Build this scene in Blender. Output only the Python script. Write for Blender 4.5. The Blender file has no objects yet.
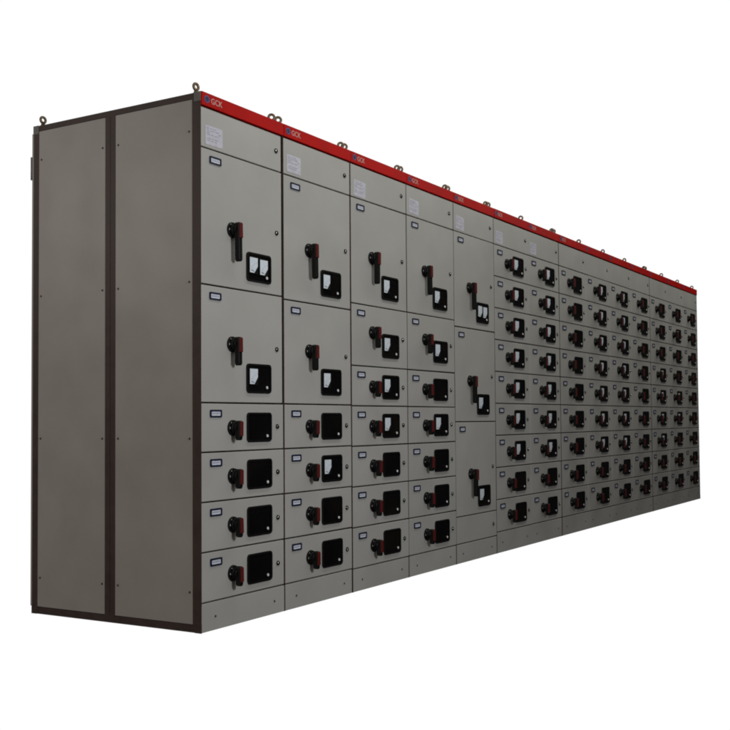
import bpy, bmesh, math, random
from mathutils import Vector, Matrix
random.seed(7)
R = math.radians
scn = bpy.context.scene
COL = scn.collection
H = 2.2            # cabinet height
W = 0.5591         # pitch of the row
D = 1.0            # depth
G = 0.0010         # half gap between neighbouring cabinets

# ------------------------------------------------------------------ materials
def nodes(name):
    m = bpy.data.materials.new(name); m.use_nodes = True
    nt = m.node_tree; b = nt.nodes['Principled BSDF']
    return m, nt, b

def painted(name, col, rough=0.5, mottle=0.06, bump=0.05, scale=9.0, spec=0.4, dirt_or_reflection=0.0, dirt_or_reflection_col=(0.2, 0.18, 0.15), wave=0.0):
    m, nt, b = nodes(name); N = nt.nodes; L = nt.links
    tc = N.new('ShaderNodeTexCoord'); oi = N.new('ShaderNodeObjectInfo')
    add = N.new('ShaderNodeVectorMath'); add.operation = 'ADD'
    sc = N.new('ShaderNodeVectorMath'); sc.operation = 'SCALE'; sc.inputs['Scale'].default_value = 37.0
    cmb = N.new('ShaderNodeCombineXYZ')
    for k in range(3): L.new(oi.outputs['Random'], cmb.inputs[k])
    L.new(cmb.outputs[0], sc.inputs[0])
    L.new(tc.outputs['Object'], add.inputs[0]); L.new(sc.outputs[0], add.inputs[1])
    n1 = N.new('ShaderNodeTexNoise'); n1.inputs['Scale'].default_value = scale
    n1.inputs['Detail'].default_value = 5; n1.inputs['Roughness'].default_value = 0.62
    L.new(add.outputs[0], n1.inputs['Vector'])
    rr = N.new('ShaderNodeMapRange'); rr.inputs['From Min'].default_value = 0.3; rr.inputs['From Max'].default_value = 0.7
    rr.inputs['To Min'].default_value = 1 - mottle; rr.inputs['To Max'].default_value = 1 + mottle
    L.new(n1.outputs['Fac'], rr.inputs['Value'])
    mul = N.new('ShaderNodeVectorMath'); mul.operation = 'SCALE'
    mul.inputs[0].default_value = col; L.new(rr.outputs[0], mul.inputs['Scale'])
    out = mul.outputs[0]
    if dirt_or_reflection > 0:
        n3 = N.new('ShaderNodeTexNoise'); n3.inputs['Scale'].default_value = 2.3; n3.inputs['Detail'].default_value = 7
        L.new(add.outputs[0], n3.inputs['Vector'])
        r3 = N.new('ShaderNodeMapRange'); r3.inputs['From Min'].default_value = 0.5; r3.inputs['From Max'].default_value = 0.78
        r3.inputs['To Max'].default_value = dirt_or_reflection; L.new(n3.outputs['Fac'], r3.inputs['Value'])
        mx = N.new('ShaderNodeMixRGB'); mx.inputs[2].default_value = (*dirt_or_reflection_col, 1)
        L.new(r3.outputs[0], mx.inputs[0]); L.new(out, mx.inputs[1]); out = mx.outputs[0]
    L.new(out, b.inputs['Base Color'])
    n2 = N.new('ShaderNodeTexNoise'); n2.inputs['Scale'].default_value = 420; n2.inputs['Detail'].default_value = 3
    L.new(add.outputs[0], n2.inputs['Vector'])
    bp = N.new('ShaderNodeBump'); bp.inputs['Strength'].default_value = bump; bp.inputs['Distance'].default_value = 0.002
    L.new(n2.outputs['Fac'], bp.inputs['Height'])
    if wave > 0:      # slow ripple of pressed sheet metal
        n4 = N.new('ShaderNodeTexNoise'); n4.inputs['Scale'].default_value = 2.6; n4.inputs['Detail'].default_value = 1
        L.new(add.outputs[0], n4.inputs['Vector'])
        bw = N.new('ShaderNodeBump'); bw.inputs['Strength'].default_value = wave; bw.inputs['Distance'].default_value = 0.03
        L.new(n4.outputs['Fac'], bw.inputs['Height']); L.new(bw.outputs[0], bp.inputs['Normal'])
    L.new(bp.outputs[0], b.inputs['Normal'])
    r2 = N.new('ShaderNodeMapRange'); r2.inputs['To Min'].default_value = rough - 0.07; r2.inputs['To Max'].default_value = rough + 0.09
    L.new(n1.outputs['Fac'], r2.inputs['Value']); L.new(r2.outputs[0], b.inputs['Roughness'])
    b.inputs['Specular IOR Level'].default_value = spec
    return m

def plain(name, col, rough=0.5, metal=0.0, spec=0.5):
    m, nt, b = nodes(name); N = nt.nodes; L = nt.links
    n1 = N.new('ShaderNodeTexNoise'); n1.inputs['Scale'].default_value = 60; n1.inputs['Detail'].default_value = 3
    tc = N.new('ShaderNodeTexCoord'); L.new(tc.outputs['Object'], n1.inputs['Vector'])
    rr = N.new('ShaderNodeMapRange'); rr.inputs['To Min'].default_value = 0.85; rr.inputs['To Max'].default_value = 1.15
    L.new(n1.outputs['Fac'], rr.inputs['Value'])
    mul = N.new('ShaderNodeVectorMath'); mul.operation = 'SCALE'; mul.inputs[0].default_value = col
    L.new(rr.outputs[0], mul.inputs['Scale']); L.new(mul.outputs[0], b.inputs['Base Color'])
    b.inputs['Roughness'].default_value = rough; b.inputs['Metallic'].default_value = metal
    b.inputs['Specular IOR Level'].default_value = spec
    return m

M = {}
M['paint'] = painted('grey_powder_coat', (0.458, 0.454, 0.426), 0.45, 0.04, 0.10, 3.0, 0.35, 0.14, (0.34, 0.33, 0.295), 0.5)
M['side'] = painted('grey_side_sheet', (0.430, 0.408, 0.376), 0.40, 0.05, 0.14, 5.5, 0.45, 0.12, (0.34, 0.32, 0.29), 0.6)
M['frame'] = painted('brown_frame_steel', (0.064, 0.041, 0.035), 0.5, 0.25, 0.1, 14, 0.3, 0.3, (0.09, 0.06, 0.05))
M['body'] = painted('dark_inner_steel', (0.020, 0.018, 0.016), 0.7, 0.1, 0.0, 9, 0.2)
M['red'] = painted('red_band_paint', (0.50, 0.005, 0.003), 0.5, 0.12, 0.02, 7, 0.10, 0.25, (0.35, 0.01, 0.01))
M['black'] = plain('black_plastic', (0.006, 0.006, 0.006), 0.45, 0, 0.22)
M['panelblack'] = painted('black_window_plate', (0.0045, 0.004, 0.004), 0.22, 0.3, 0.0, 6, 0.14, 0.75, (0.016, 0.012, 0.008))  # brownish blotches are faint window reflections painted into the colour, not dirt
M['redgrip'] = plain('red_handle_plastic', (0.11, 0.012, 0.010), 0.55, 0, 0.2)
M['navy'] = plain('navy_plastic', (0.012, 0.018, 0.045), 0.4)
M['plate'] = plain('pale_plate', (0.86, 0.90, 0.98), 0.4)
M['ink'] = plain('grey_ink', (0.30, 0.30, 0.40), 0.6)
M['dial'] = plain('meter_dial', (0.78, 0.86, 0.92), 0.35)
M['sheet'] = painted('label_sheet', (0.62, 0.61, 0.68), 0.35, 0.12, 0.02, 40, 0.4)
M['zinc'] = plain('yellowed_zinc', (0.22, 0.16, 0.10), 0.42, 0.6)
M['cast'] = painted('corner_casting', (0.17, 0.165, 0.15), 0.45, 0.2, 0.1, 20, 0.4)
M['chrome'] = plain('chrome', (0.75, 0.75, 0.76), 0.18, 1.0)
M['button'] = plain('white_button', (0.80, 0.80, 0.80), 0.3)
M['emblem'] = plain('blue_emblem', (0.07, 0.10, 0.26), 0.4)
M['emblemdark'] = plain('dark_blue_emblem', (0.012, 0.03, 0.09), 0.4)
M['letters'] = plain('pale_lettering', (0.60, 0.30, 0.27), 0.5)

# ------------------------------------------------------------------ mesh builder
class MB:
    def __init__(s): s.bm = bmesh.new(); s.mats = []
    def mi(s, m):
        if m not in s.mats: s.mats.append(m)
        return s.mats.index(m)
    def take(s, b, mat, smooth=False):
        i = s.mi(mat); tmp = bpy.data.meshes.new('t')
        for f in b.faces: f.material_index = i; f.smooth = smooth
        b.to_mesh(tmp); b.free(); s.bm.from_mesh(tmp); bpy.data.meshes.remove(tmp)
    def box(s, x0, x1, y0, y1, z0, z1, mat, bev=0.0, seg=2):
        b = bmesh.new(); bmesh.ops.create_cube(b, size=1)
        bmesh.ops.scale(b, vec=(x1-x0, y1-y0, z1-z0), verts=b.verts)
        bmesh.ops.translate(b, vec=((x0+x1)/2, (y0+y1)/2, (z0+z1)/2), verts=b.verts)
        if bev > 0: bmesh.ops.bevel(b, geom=b.edges[:], offset=bev, segments=seg, affect='EDGES', profile=0.5)
        s.take(b, mat)
    def prism(s, pts, y0, y1, mat, bev=0.0, smooth=False):
        """polygon pts (x,z) extruded from y1 (back) to y0 (front)"""
        b = bmesh.new()
        fr = [b.verts.new((x, y0, z)) for x, z in pts]; bk = [b.verts.new((x, y1, z)) for x, z in pts]
        n = len(pts); f = b.faces.new(fr); b.faces.new(bk[::-1])
        for k in range(n): b.faces.new((fr[k], bk[k], bk[(k+1) % n], fr[(k+1) % n]))
        bmesh.ops.recalc_face_normals(b, faces=b.faces)
        if bev > 0: bmesh.ops.bevel(b, geom=[e for e in f.edges], offset=bev, segments=2, affect='EDGES', profile=0.5)
        s.take(b, mat, smooth)
    def ring(s, r_out, r_in, y0, y1, mat):
        """flat frame between two matching outlines"""
        b = bmesh.new(); n = len(r_out)
        v = [[b.verts.new((x, y, z)) for x, z in loop] for loop, y in ((r_out, y0), (r_in, y0), (r_out, y1), (r_in, y1))]
        for k in range(n):
            j = (k+1) % n
            b.faces.new((v[0][k], v[0][j], v[1][j], v[1][k])); b.faces.new((v[2][k], v[3][k], v[3][j], v[2][j]))
            b.faces.new((v[0][k], v[2][k], v[2][j], v[0][j])); b.faces.new((v[1][k], v[1][j], v[3][j], v[3][k]))
        bmesh.ops.recalc_face_normals(b, faces=b.faces); s.take(b, mat)
    def cyl(s, cx, cz, r, y0, y1, mat, n=28, r2=None, bev=0.0):
        """disc on the front plane, axis along Y; r at the back (y1), r2 at the front (y0)"""
        r2 = r if r2 is None else r2
        b = bmesh.new()
        fr = [b.verts.new((cx+r2*math.cos(2*math.pi*k/n), y0, cz+r2*math.sin(2*math.pi*k/n))) for k in range(n)]
        bk = [b.verts.new((cx+r*math.cos(2*math.pi*k/n), y1, cz+r*math.sin(2*math.pi*k/n))) for k in range(n)]
        f = b.faces.new(fr); b.faces.new(bk[::-1])
        for k in range(n): b.faces.new((fr[k], bk[k], bk[(k+1) % n], fr[(k+1) % n])).smooth = True
        bmesh.ops.recalc_face_normals(b, faces=b.faces)
        if bev > 0: bmesh.ops.bevel(b, geom=[e for e in f.edges], offset=bev, segments=2, affect='EDGES', profile=0.5)
        i = s.mi(mat); tmp = bpy.data.meshes.new('t')
        for q in b.faces: q.material_index = i
        b.to_mesh(tmp); b.free(); s.bm.from_mesh(tmp); bpy.data.meshes.remove(tmp)
    def lathe(s, prof, mat, n=20, loc=(0, 0, 0)):
        """profile (r,z) spun round Z"""
        b = bmesh.new(); rows = []
        for r, z in prof: rows.append([b.verts.new((loc[0]+r*math.cos(2*math.pi*k/n), loc[1]+r*math.sin(2*math.pi*k/n), loc[2]+z)) for k in range(n)])
        for a, c in zip(rows, rows[1:]):
            for k in range(n): b.faces.new((a[k], a[(k+1) % n], c[(k+1) % n], c[k]))
        b.faces.new(rows[0][::-1]); b.faces.new(rows[-1])
        bmesh.ops.recalc_face_normals(b, faces=b.faces); s.take(b, mat, True)
    def torus(s, c, R1, r, rot, mat, n=24, m=10):
        b = bmesh.new(); rows = []
        for k in range(n):
            a = 2*math.pi*k/n; row = []
            for j in range(m):
                t = 2*math.pi*j/m
                p = Vector(((R1+r*math.cos(t))*math.cos(a), r*math.sin(t), (R1+r*math.cos(t))*math.sin(a)))
                row.append(b.verts.new(Matrix.Rotation(rot, 3, 'Z') @ p + Vector(c)))
            rows.append(row)
        for k in range(n):
            for j in range(m): b.faces.new((rows[k][j], rows[(k+1) % n][j], rows[(k+1) % n][(j+1) % m], rows[k][(j+1) % m]))
        bmesh.ops.recalc_face_normals(b, faces=b.faces); s.take(b, mat, True)
    def mesh(s, name):
        me = bpy.data.meshes.new(name); s.bm.to_mesh(me); s.bm.free()
        for m in s.mats: me.materials.append(M[m])
        return me

def rrect(x0, x1, z0, z1, r, k=5):
    out = []
    for cx, cz, a0 in ((x1-r, z1-r, 0), (x0+r, z1-r, 90), (x0+r, z0+r, 180), (x1-r, z0+r, 270)):
        for i in range(k+1):
            a = R(a0+90*i/k); out.append((cx+r*math.cos(a), cz+r*math.sin(a)))
    return out

CACHE = {}
def cached(key, fn):
    if key not in CACHE: CACHE[key] = fn()
    return CACHE[key]

def link(name, me, parent=None, loc=(0, 0, 0)):
    o = bpy.data.objects.new(name, me); COL.objects.link(o)
    o.parent = parent; o.location = loc
    return o

# ------------------------------------------------------------------ part meshes (origin = where they sit on the door, front = -Y)
T = 0.018          # door thickness; door front lies at y=0
def me_door(w, h, name):
    def f():
        b = MB(); b.box(0, w, 0, T, 0, h, 'paint', 0.0022, 2)
        return b.mesh(name)
    return cached((name, round(w, 4), round(h, 4)), f)

def me_handle_base():
    def f():
        b = MB()
        b.cyl(0, 0, 0.034, -0.009, 0.0, 'black', 32, 0.0325, 0.0015)
        b.cyl(0, 0, 0.027, -0.020, -0.009, 'black', 28, 0.024, 0.002)
        b.box(-0.0285, -0.0265, -0.0098, -0.0085, -0.004, 0.004, 'button')
        b.box(-0.0195, -0.0165, -0.0098, -0.0085, 0.021, 0.0235, 'button')
        return b.mesh('handle_base')
    return cached('hb', f)

def me_lever(length, redpart):
    def f():
        b = MB()
        b.cyl(0, 0, 0.021, -0.032, -0.020, 'black', 24, 0.019)
        top = 0.030; w = 0.0125
        pts = [(-w, top-0.006), (-w+0.006, top), (w-0.006, top), (w, top-0.006), (w*0.95, -length+0.008), (w*0.95-0.007, -length), (-w*0.95+0.007, -length), (-w*0.95, -length+0.008)]
        b.prism(pts, -0.046, -0.024, 'black', 0.003)
        zr = top-0.004-redpart
        q = [(-w+0.003, zr), (w-0.002, zr), (w-0.002, top-0.007), (w-0.006, top-0.002), (-w+0.007, top-0.002), (-w+0.003, top-0.007)]
        b.prism(q, -0.0515, -0.0455, 'redgrip', 0.002)
        return b.mesh('handle_lever')
    return cached(('lv', length), f)

def me_nameplate():
    def f():
        b = MB(); w, h = 0.074, 0.032
        o_ = rrect(0, w, 0, h, 0.006); i_ = rrect(0.009, w-0.009, 0.0075, h-0.0075, 0.002)
        b.ring(o_, i_, -0.004, 0.0, 'navy'); b.prism(i_, -0.002, -0.0004, 'plate')
        x = 0.015
        for k in range(5):
            b.box(x, x+0.0055, -0.0026, -0.0019, 0.012, 0.020, 'ink'); x += 0.0095
        return b.mesh('nameplate')
    return cached('np', f)

def me_window():
    def f():
        b = MB(); w, h = 0.170, 0.127
        o_ = rrect(0, w, 0, h, 0.016); i_ = rrect(0.008, w-0.008, 0.008, h-0.008, 0.010)
        b.ring(o_, i_, -0.007, 0.0, 'black'); b.prism(i_, -0.004, -0.0005, 'panelblack')
        b.box(0.012, w-0.012, -0.0050, -0.0039, 0.0995, 0.1005, 'black')
        return b.mesh('instrument_window')
    return cached('iw', f)

def me_button():
    def f():
        b = MB(); b.cyl(0, 0, 0.0095, -0.004, 0.0, 'black', 20); b.cyl(0, 0, 0.0068, -0.0075, -0.004, 'button', 20, 0.006, 0.001)
        return b.mesh('button')
    return cached('bt', f)

def me_meter():
    def f():
        b = MB(); w, h = 0.062, 0.074
        b.prism(rrect(0, w, 0, h, 0.003), -0.004, 0.0, 'black')
        x0, x1, z0, z1 = 0.004, w-0.004, 0.004, h-0.004
        arc = []
        for k in range(2):
            a = R(180-90*k); arc.append((x1+0.024*math.cos(a), z0+0.030*math.sin(a)))
        pts = [(x0, z0)] + arc + [(x1, z1), (x0, z1)]
        b.prism(pts, -0.0050, -0.0038, 'dial')
        c = (x1, z0)
        for k in range(9):                       # scale ticks round the pivot
            a = R(97+76*k/8); r1, r2 = 0.0425, 0.0475
            p = Vector((c[0]+r1*math.cos(a), c[1]+r1*math.sin(a))); q = Vector((c[0]+r2*math.cos(a), c[1]+r2*math.sin(a)))
            n = Vector((-(q-p).y, (q-p).x)).normalized()*0.0005
            b.prism([tuple(p-n), tuple(q-n), tuple(q+n), tuple(p+n)], -0.0054, -0.0049, 'ink')
        a = R(166); p = Vector((c[0]+0.026*math.cos(a), c[1]+0.026*math.sin(a))); q = Vector((c[0]+0.046*math.cos(a), c[1]+0.046*math.sin(a)))
        n = Vector((-(q-p).y, (q-p).x)).normalized()*0.0013
        b.prism([tuple(p-n), tuple(q-n), tuple(q+n), tuple(p+n)], -0.0056, -0.0049, 'black')
        return b.mesh('meter')
    return cached('mt', f)

def me_lock():
    def f():
        b = MB(); b.cyl(0, 0, 0.0115, -0.0035, 0, 'black', 24, 0.0105)
        b.cyl(-0.001, 0, 0.0075, -0.0060, -0.0035, 'chrome', 20, 0.0055)
        b.box(-0.0022, 0.0002, -0.0066, -0.0058, -0.004, 0.004, 'black')
        return b.mesh('lock')
    return cached('lk', f)

def me_sheet():
    def f():
        b = MB(); w, h = 0.108, 0.080
        b.prism(rrect(0, w, 0, h, 0.006), -0.0008, -0.0001, 'sheet')
        rnd = random.Random(3); z = h-0.012
        while z > 0.010:
            x = 0.010
            while x < w-0.022:
                l = rnd.uniform(0.008, 0.026)
                if rnd.random() < 0.72: b.box(x, min(x+l, w-0.010), -0.0012, -0.0007, z, z+0.0022, 'ink')
                x += l+0.006
            z -= 0.0085
        return b.mesh('instruction_sheet')
    return cached('sh', f)

def me_eyebolt(rot):
    def f():
        b = MB()
        b.lathe([(0.013, 0), (0.013, 0.006), (0.0095, 0.009), (0.0075, 0.022)], 'zinc')
        b.torus((0, 0, 0.0325), 0.0130, 0.0060, rot, 'zinc')
        return b.mesh('lifting_eye')
    return cached(('eb', round(rot, 2)), f)

def me_screw(n='X'):
    def f():
        b = MB(); b.cyl(0, 0, 0.0055, -0.0025, 0, 'frame', 14, 0.0035)
        return b.mesh('screw')
    return cached('sc', f)

def text_mesh(txt, size, mat, name):
    def f():
        c = bpy.data.curves.new('t', 'FONT'); c.body = txt; c.size = size; c.extrude = 0.0005; c.offset = size*0.018
        c.resolution_u = 3
        o = bpy.data.objects.new('t', c); COL.objects.link(o)
        bpy.context.view_layer.update()
        dg = bpy.context.evaluated_depsgraph_get()
        me = bpy.data.meshes.new_from_object(o.evaluated_get(dg)); me.name = name
        bpy.data.objects.remove(o); bpy.data.curves.remove(c)
        me.materials.clear(); me.materials.append(M[mat])
        me.transform(Matrix.Rotation(R(90), 4, 'X'))
        return me
    return cached(('tx', txt, size), f)

def me_emblem():
    def f():
        b = MB(); n = 28; r = 0.0155
        ci = lambda q: [(q*math.cos(2*math.pi*k/n), q*math.sin(2*math.pi*k/n)) for k in range(n)]
        b.ring(ci(r), ci(r*0.66), -0.0010, 0.0, 'emblem'); b.prism(ci(r*0.6), -0.0007, -0.0001, 'emblemdark')
        return b.mesh('emblem')
    return cached('em', f)

def me_band(n):
    def f():
        b = MB(); b.box(0.001, n*W-2*G-0.001, -0.006, 0.016, 0, 0.056, 'red', 0.002, 2)
        return b.mesh('name_band')
    return cached(('bd', n), f)

def me_frame(n):
    def f():
        b = MB(); w = n*W-2*G; p = 0.042; zt = H-0.003
        for x0, x1, fx0, fx1 in ((0.0022, p, 0, 0.0022), (w-p, w-0.0022, w-0.0022, w)):
            b.box(x0, x1, 0.021, p, 0.030, zt-0.03, 'frame')            # front posts, doors cover them
            b.box(fx0, fx1, 0.0, 0.0445, 0.0305, zt-0.0245, 'frame')     # side flange seen from the end
            b.box(x0, x1, D-0.045, D-0.012, 0.030, zt-0.03, 'frame')
            b.box(fx0, fx1, D-0.0465, D-0.0125, 0.0305, zt-0.0245, 'frame')
            b.box(fx0, fx1, 0.4775, 0.5055, 0.0305, zt-0.0245, 'frame')   # two middle uprights side by side
            b.box(fx0, fx1, 0.5075, 0.5360, 0.0305, zt-0.0245, 'frame')
            b.box(x0, x1, 0.480, 0.533, 0.0305, zt-0.0245, 'frame')
            b.box(x0, x1, 0.021, D-0.0125, 0.0, 0.0300, 'frame'); b.box(fx0, fx1, 0.0, D-0.0125, 0.0, 0.0305, 'frame')
            b.box(x0, x1, 0.021, D-0.0125, zt-0.0300, zt, 'frame'); b.box(fx0, fx1, 0.0, D-0.0125, zt-0.0245, zt, 'frame')
        b.box(p, w-p, 0.021, 0.045, 0.002, 0.030, 'frame'); b.box(p, w-p, 0.018, 0.045, zt-0.030, zt-0.002, 'frame')
        b.box(p, w-p, D-0.045, D-0.014, 0.002, 0.030, 'frame'); b.box(p, w-p, D-0.045, D-0.014, zt-0.030, zt-0.002, 'frame')
        return b.mesh('frame')
    return cached(('fr', n), f)

def me_body(n):
    def f():
        b = MB(); w = n*W-2*G
        b.box(0.006, w-0.006, 0.0225, D-0.016, 0.006, H-0.010, 'body')
        return b.mesh('inner_body')
    return cached(('bo', n), f)

def me_top(n):
    def f():
        b = MB(); w = n*W-2*G; b.box(0.044, w-0.044, 0.047, D-0.047, H-0.009, H-0.004, 'paint', 0.001)
        return b.mesh('top_plate')
    return cached(('tp', n), f)

def me_rear(n):
    def f():
        b = MB(); w = n*W-2*G; b.box(0.002, w-0.002, D-0.0115, D+0.001, 0.032, H-0.034, 'paint', 0.002)
        return b.mesh('rear_door')
    return cached(('rd', n), f)

def me_hinge():
    def f():
        b = MB(); b.box(-0.004, 0.010, 0.0050, 0.0085, 0, 0.105, 'cast', 0.002)
        b.lathe([(0.0042, 0), (0.0042, 0.105)], 'cast', 14, (-0.002, 0.0082, 0))
        return b.mesh('hinge')
    return cached('hg', f)

def me_sidepanel(y0, y1):
    def f():
        b = MB(); b.box(0.0006, 0.0021, y0, y1, 0.0325, H-0.0295, 'side', 0.0005)
        return b.mesh('side_panel')
    return cached(('sp', y0), f)

def me_bracket(top):
    def f():
        b = MB(); b.box(-0.0022, 0.0030, -0.0006, 0.034, 0, 0.040, 'cast' if top else 'frame', 0.0012, 2)
        return b.mesh('corner_bracket')
    return cached(('cb', top), f)

# ------------------------------------------------------------------ cabinets
GROUP = 'switchgear cabinets standing side by side in one long row'

def dress(door, u0, z0, hub_z, win_z, lever, meters, h):
    """handle, window, lock and nameplate on one compartment door (local to the door)"""
    X = lambda u: u-u0
    link('nameplate', me_nameplate(), door, (X(0.052), 0, h-0.028-0.032+0.003))
    hx = X(0.197)
    link('handle_base', me_handle_base(), door, (hx, 0, hub_z))
    lv = link('handle_lever', me_lever(lever, {0.135: 0.062, 0.090: 0.060, 0.080: 0.058, 0.052: 0.060}[lever]), door, (hx, 0, hub_z))
    lv.rotation_euler = (0, R(random.uniform(-1.8, 1.8)), 0)
    wx = X(0.290)
    link('instrument_window', me_window(), door, (wx, 0, win_z))
    link('button', me_button(), door, (wx+0.134, -0.004, win_z+0.025))
    for k in range(meters):
        dx = 0.012+0.071*k
        link('meter', me_meter(), door, (wx+dx, -0.0042, win_z+0.035 - 0.003*k))
    lk = link('lock', me_lock(), door, (X(0.507), 0, h/2))
    lk.rotation_euler = (0, R(random.uniform(-25, 25)), 0)

def make_cabinet(i, label, columns, base, header=1.972, sheets=(0,), headers=None, bands=None, end=None):
    """columns: one list of (z0, z1, kind, meters) from the floor up for every column of doors;
    headers / bands: (first column, number of columns) of each header door / red band piece"""
    n = len(columns); headers = headers or [(0, n)]; bands = bands or [(0, n)]
    root = bpy.data.objects.new('switchgear_cabinet', None); COL.objects.link(root)
    root.location = (i*W+G, 0, 0); root.empty_display_size = 0.2
    root['label'] = label; root['category'] = 'cabinet'; root['group'] = GROUP
    w = n*W-2*G
    link('frame', me_frame(n), root); link('inner_body', me_body(n), root)
    link('top_plate', me_top(n), root); rd = link('rear_door', me_rear(n), root)
    for z in (1.955,):
        link('hinge', me_hinge(), rd, (0.004, D-0.004, z))
    gap = 0.0031
    last = w-0.0012-(0.0045 if i in (1, 5, 7) else 0.0)
    left = lambda k: 0.0027 if k == 0 else k*W+0.0004
    right = lambda k: last if k == n-1 else (k+1)*W-0.0014
    kp = link('kick_plate', me_door(last-0.0027, base-gap, 'kick_plate'), root, (0.0027, 0.001, 0.0))
    for k in range(n):
        for u in (0.085, 0.480):
            link('screw', me_screw(), kp, (k*W+u, 0, base*0.47))
    for k, rows in enumerate(columns):
        for z0, z1, kind, nm in rows:
            h = z1-z0-2*gap; ul = left(k); rr = right(k)
            if i == 0: rr -= 0.012 if z0 > 1.3 else 0.008 if z0 > 0.9 else 0.004
            if i == 1 and z0 > 1.3: rr -= 0.003
            name = 'blank_door' if kind == 'blank' else 'compartment_door'
            d = link(name, me_door(rr-ul, h, name), root, (ul, random.uniform(-0.0010, 0.0008), z0+gap))
            d.rotation_euler = (0, R(random.uniform(-0.08, 0.08)) if n == 1 else 0, R(random.uniform(-0.12, 0.12)))
            uc = ul-k*W
            if kind == 'small': dress(d, uc, z0, 0.098-gap, 0.036-gap, 0.052, nm, h)
            elif kind == 'medium': dress(d, uc, z0, 0.175-gap, 0.050-gap, 0.080, nm, h)
            elif kind == 'lower': dress(d, uc, z0, 0.247-gap, 0.044-gap, 0.090, nm, h)
            elif kind == 'large': dress(d, uc, z0, 0.247-gap, 0.043-gap, 0.135, nm, h)
            elif kind == 'blank': link('lock', me_lock(), d, (0.507-uc, 0, h/2))
    hz = 2.1405
    for c0, cn in headers:
        ul = left(c0); rr = right(c0+cn-1)-(0.014 if i == 0 else 0)
        d = link('header_door', me_door(rr-ul, hz-header-2*gap, 'header_door'), root, (ul, 0, header+gap))
        for k in range(c0, c0+cn):
            link('lock', me_lock(), d, (k*W+0.505-ul, 0, 0.088)).rotation_euler = (0, R(random.uniform(-25, 25)), 0)
            if k in sheets:
                sh = link('instruction_sheet', me_sheet(), d, (k*W+0.030-ul+random.uniform(-.003, .003), -0.0002, 0.012+random.uniform(-.003, .003)))
                sh.rotation_euler = (0, R(random.uniform(-1.2, 2.2)), 0)
    for c0, cn in bands:
        bd = link('name_band', me_band(cn), root, (c0*W, random.uniform(-0.0008, 0.0008), hz+0.0025+random.uniform(0, 0.0012)))
        for k in range(c0, c0+cn):
            link('emblem', me_emblem(), bd, ((k-c0)*W+0.032, -0.006, 0.029))
            if i+k < 8:
                link('lettering', text_mesh('GCK', 0.034, 'letters', 'lettering'), bd, ((k-c0)*W+0.056, -0.0065, 0.0165))
    xs = [0.024 if i < 2 else 0.015] + [k*W-0.02 for k in range(1, n)] + [w-(0.024 if i == 0 else 0.015)]
    for x in xs:
        for y in (0.045, D-0.045):
            link('lifting_eye', me_eyebolt(-0.1 if (i == 0 and x < 0.1) else random.choice([-1.1, -0.75, -1.35, -0.95])), root, (x, y, H-0.003))
    if end:
        side = []
        for y0, y1 in ((0.0455, 0.4762), (0.5373, D-0.0475)):
            o = link('side_panel', me_sidepanel(y0, y1), root)
            for z in (0.16, 0.78, 1.42, 2.04):
                for y in (y0+0.016, y1-0.016):
                    sc = link('screw', me_screw(), o, (0.0008, y, z)); sc.rotation_euler = (0, 0, R(-90))
            side.append(o)
            if end == 'far':
                o.scale = (-1, 1, 1); o.location.x = w
        for y, sgn in ((0.0, 1), (D-0.0115, -1)):
            for z, top in ((H-0.041, True), (-0.0008, False)):
                o = link('corner_bracket', me_bracket(top), root, (0, y, z))
                sx = -1 if end == 'far' else 1
                o.scale = (sx, sgn, 1); o.location.x = w if end == 'far' else 0
    return root

def stack(z0, hs, kinds):
    out = []; z = z0
    for h, (k, m) in zip(hs, kinds): out.append((z, z+h, k, m)); z += h
    return out

S = 0.2020
c1 = stack(0.118, [S]*4+[0.4835, 0.5625], [('small', 0)]*4+[('lower', 1), ('large', 2)])
c2 = stack(0.118, [S]*4+[0.4735, 0.5725], [('small', 0), ('small', 0), ('small', 1), ('small', 0), ('lower', 1), ('large', 1)])
c3 = stack(0.114, [S]*5+[0.3125, 0.5355], [('small', 0)]*3+[('small', 1), ('small', 1), ('medium', 1), ('large', 1)])
c4 = stack(0.114, [S]*5+[0.3125, 0.5355], [('small', 0)]*3+[('small', 1), ('small', 0), ('medium', 1), ('large', 1)])
c5 = stack(0.114, [0.160, 0.562, 0.566, 0.570], [('blank', 0), ('large', 1), ('large', 1), ('large', 2)])
def nine(m):        # m: meters listed from the top row down
    S9 = (1.972-0.134)/9
    return stack(0.134, [S9]*9, [('small', k) for k in m[::-1]])
M7 = [1, 1, 1, 1, 1, 1, 1, 0, 0]
make_cabinet(0, 'near end cabinet showing brown framed grey side panels, tall door with two meters', [c1], 0.118, end='near')
make_cabinet(1, 'second cabinet from the near end, two tall doors, one meter each, over four short doors', [c2], 0.118)
make_cabinet(2, 'third cabinet from the near end, five short doors, upper two of them with meters', [c3], 0.114)
make_cabinet(3, 'fourth cabinet from the near end, five short doors, only the second from top with meter', [c4], 0.114)
make_cabinet(4, 'fifth cabinet from the near end, three tall long-handled doors over a blank door', [c5], 0.114)
make_cabinet(5, 'double width cabinet with two columns of nine short doors, right of the tall doors', [nine(M7), nine(M7)], 0.134, sheets=(0, 1))
make_cabinet(7, 'widest cabinet, four columns of nine short doors, right of the double width one', [nine([0]*9), nine(M7), nine(M7), nine([0]*9)], 0.134,
             sheets=(), headers=[(0, 3), (3, 1)], bands=[(0, 3), (3, 1)])
make_cabinet(11, 'triple width cabinet at the far right end of the row, smallest looking doors', [nine([0, 0, 0, 1, 1, 1, 1, 0, 0]), nine([0, 1, 0, 0, 1, 1, 0, 0, 0]), nine([0]*9)], 0.134,
             sheets=(), headers=[(0, 1), (1, 1), (2, 1)], bands=[(0, 2), (2, 1)], end='far')

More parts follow.
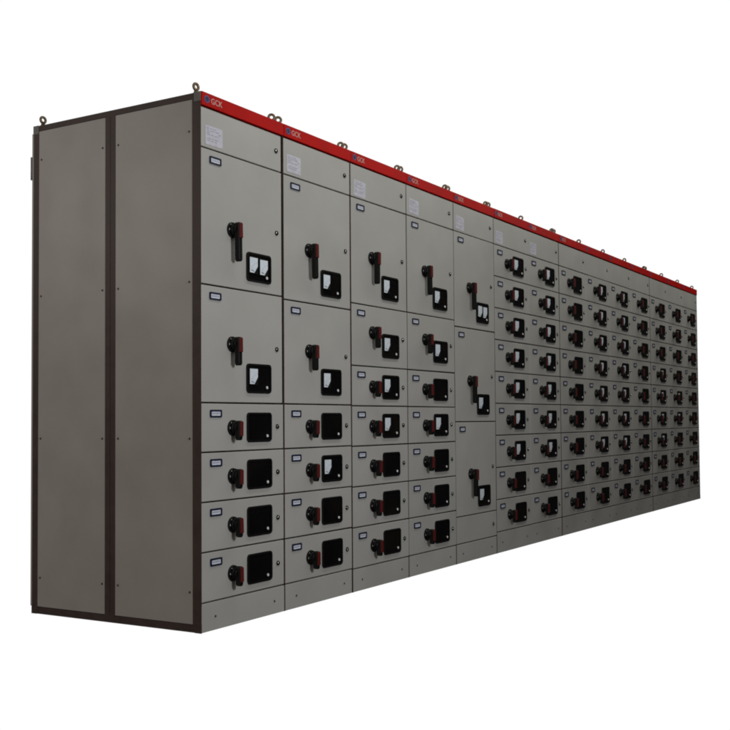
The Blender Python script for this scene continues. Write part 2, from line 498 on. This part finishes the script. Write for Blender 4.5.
# ------------------------------------------------------------------ camera (solved from the photograph's vanishing points)
f, yaw, pit, rol, cx, cy, cz, ppx, ppy = CAMP = (1044.3631, 1.0494, 0.0360, -0.0088, -3.2402, -2.8256, 0.8460, 42.7433, 17.9958)
fw = Vector((math.sin(yaw)*math.cos(pit), math.cos(yaw)*math.cos(pit), math.sin(pit)))
r = Vector((math.cos(yaw), -math.sin(yaw), 0)); u = r.cross(fw)
r2 = r*math.cos(rol)+u*math.sin(rol); u2 = -r*math.sin(rol)+u*math.cos(rol)
cam = bpy.data.cameras.new('camera'); co = bpy.data.objects.new('camera', cam); COL.objects.link(co)
mw = Matrix((r2, u2, -fw)).transposed().to_4x4(); mw.translation = (cx, cy, cz); co.matrix_world = mw
cam.sensor_width = 36; cam.lens = f/730*36; cam.shift_x = -ppx/730; cam.shift_y = ppy/730
cam.clip_start = 0.05; cam.clip_end = 500
scn.camera = co

# ------------------------------------------------------------------ white studio surround (world) : white behind the row, dim room behind the camera
wd = bpy.data.worlds.new('World'); scn.world = wd; wd.use_nodes = True
nt = wd.node_tree; N = nt.nodes; L = nt.links
bg = N['Background']; tc = N.new('ShaderNodeTexCoord')
dot = N.new('ShaderNodeVectorMath'); dot.operation = 'DOT_PRODUCT'
a = R(36); dot.inputs[1].default_value = (math.sin(a), math.cos(a), 0)
L.new(tc.outputs['Generated'], dot.inputs[0])
mr = N.new('ShaderNodeMapRange'); mr.interpolation_type = 'SMOOTHSTEP'
mr.inputs['From Min'].default_value = 0.58; mr.inputs['From Max'].default_value = 0.69
L.new(dot.outputs['Value'], mr.inputs['Value'])
sep = N.new('ShaderNodeSeparateXYZ'); L.new(tc.outputs['Generated'], sep.inputs[0])
up = N.new('ShaderNodeMapRange'); up.inputs['From Min'].default_value = -0.5; up.inputs['From Max'].default_value = 0.9
L.new(sep.outputs['Z'], up.inputs['Value'])
room = N.new('ShaderNodeMixRGB'); room.inputs[1].default_value = (0.004, 0.004, 0.006, 1); room.inputs[2].default_value = (0.045, 0.045, 0.042, 1)
L.new(up.outputs[0], room.inputs[0])
lf = N.new('ShaderNodeMapRange'); lf.interpolation_type = 'SMOOTHSTEP'; lf.inputs['From Min'].default_value = -0.25; lf.inputs['From Max'].default_value = -0.95
L.new(sep.outputs['X'], lf.inputs['Value'])
up2 = N.new('ShaderNodeMixRGB'); up2.inputs[1].default_value = (0.11, 0.086, 0.079, 1); up2.inputs[2].default_value = (0.50, 0.465, 0.425, 1)
L.new(up.outputs[0], up2.inputs[0])
room2 = N.new('ShaderNodeMixRGB'); L.new(lf.outputs[0], room2.inputs[0]); L.new(room.outputs[0], room2.inputs[1]); L.new(up2.outputs[0], room2.inputs[2])
mix = N.new('ShaderNodeMixRGB'); mix.inputs[2].default_value = (1.02, 1.02, 1.02, 1)
L.new(mr.outputs[0], mix.inputs[0]); L.new(room2.outputs[0], mix.inputs[1]); L.new(mix.outputs[0], bg.inputs['Color'])
bg.inputs['Strength'].default_value = 1.0

def area(name, loc, target, sx, sy, power, col):
    l = bpy.data.lights.new(name, 'AREA'); l.shape = 'RECTANGLE'; l.size = sx; l.size_y = sy; l.energy = power; l.color = col
    o = bpy.data.objects.new(name, l); COL.objects.link(o); o.location = loc
    o.rotation_euler = (Vector(target)-Vector(loc)).to_track_quat('-Z', 'Y').to_euler()
    return o
area('key_lamp', (-0.3, -3.4, 1.75), (0.8, 0, 0.6), 0.6, 0.6, 48, (0.98, 0.98, 1.0))
area('ceiling_strip_lamp', (4.7, -1.12, 3.7), (4.7, -0.3, 0.9), 10.5, 0.35, 70, (1.0, 1.0, 0.93))
area('left_fill_lamp', (-2.3, 2.3, 2.35), (0, 0.6, 1.5), 0.9, 0.9, 11.5, (1.0, 0.96, 0.90))  # unseen fill lamp added to brighten the end panels, no window there

# ------------------------------------------------------------------ render settings
scn.render.engine = 'CYCLES'
scn.render.resolution_x = 1024; scn.render.resolution_y = 1024
scn.view_settings.view_transform = 'Standard'; scn.view_settings.look = 'None'
scn.view_settings.exposure = 0; scn.view_settings.gamma = 1
scn.cycles.filter_width = 2.0
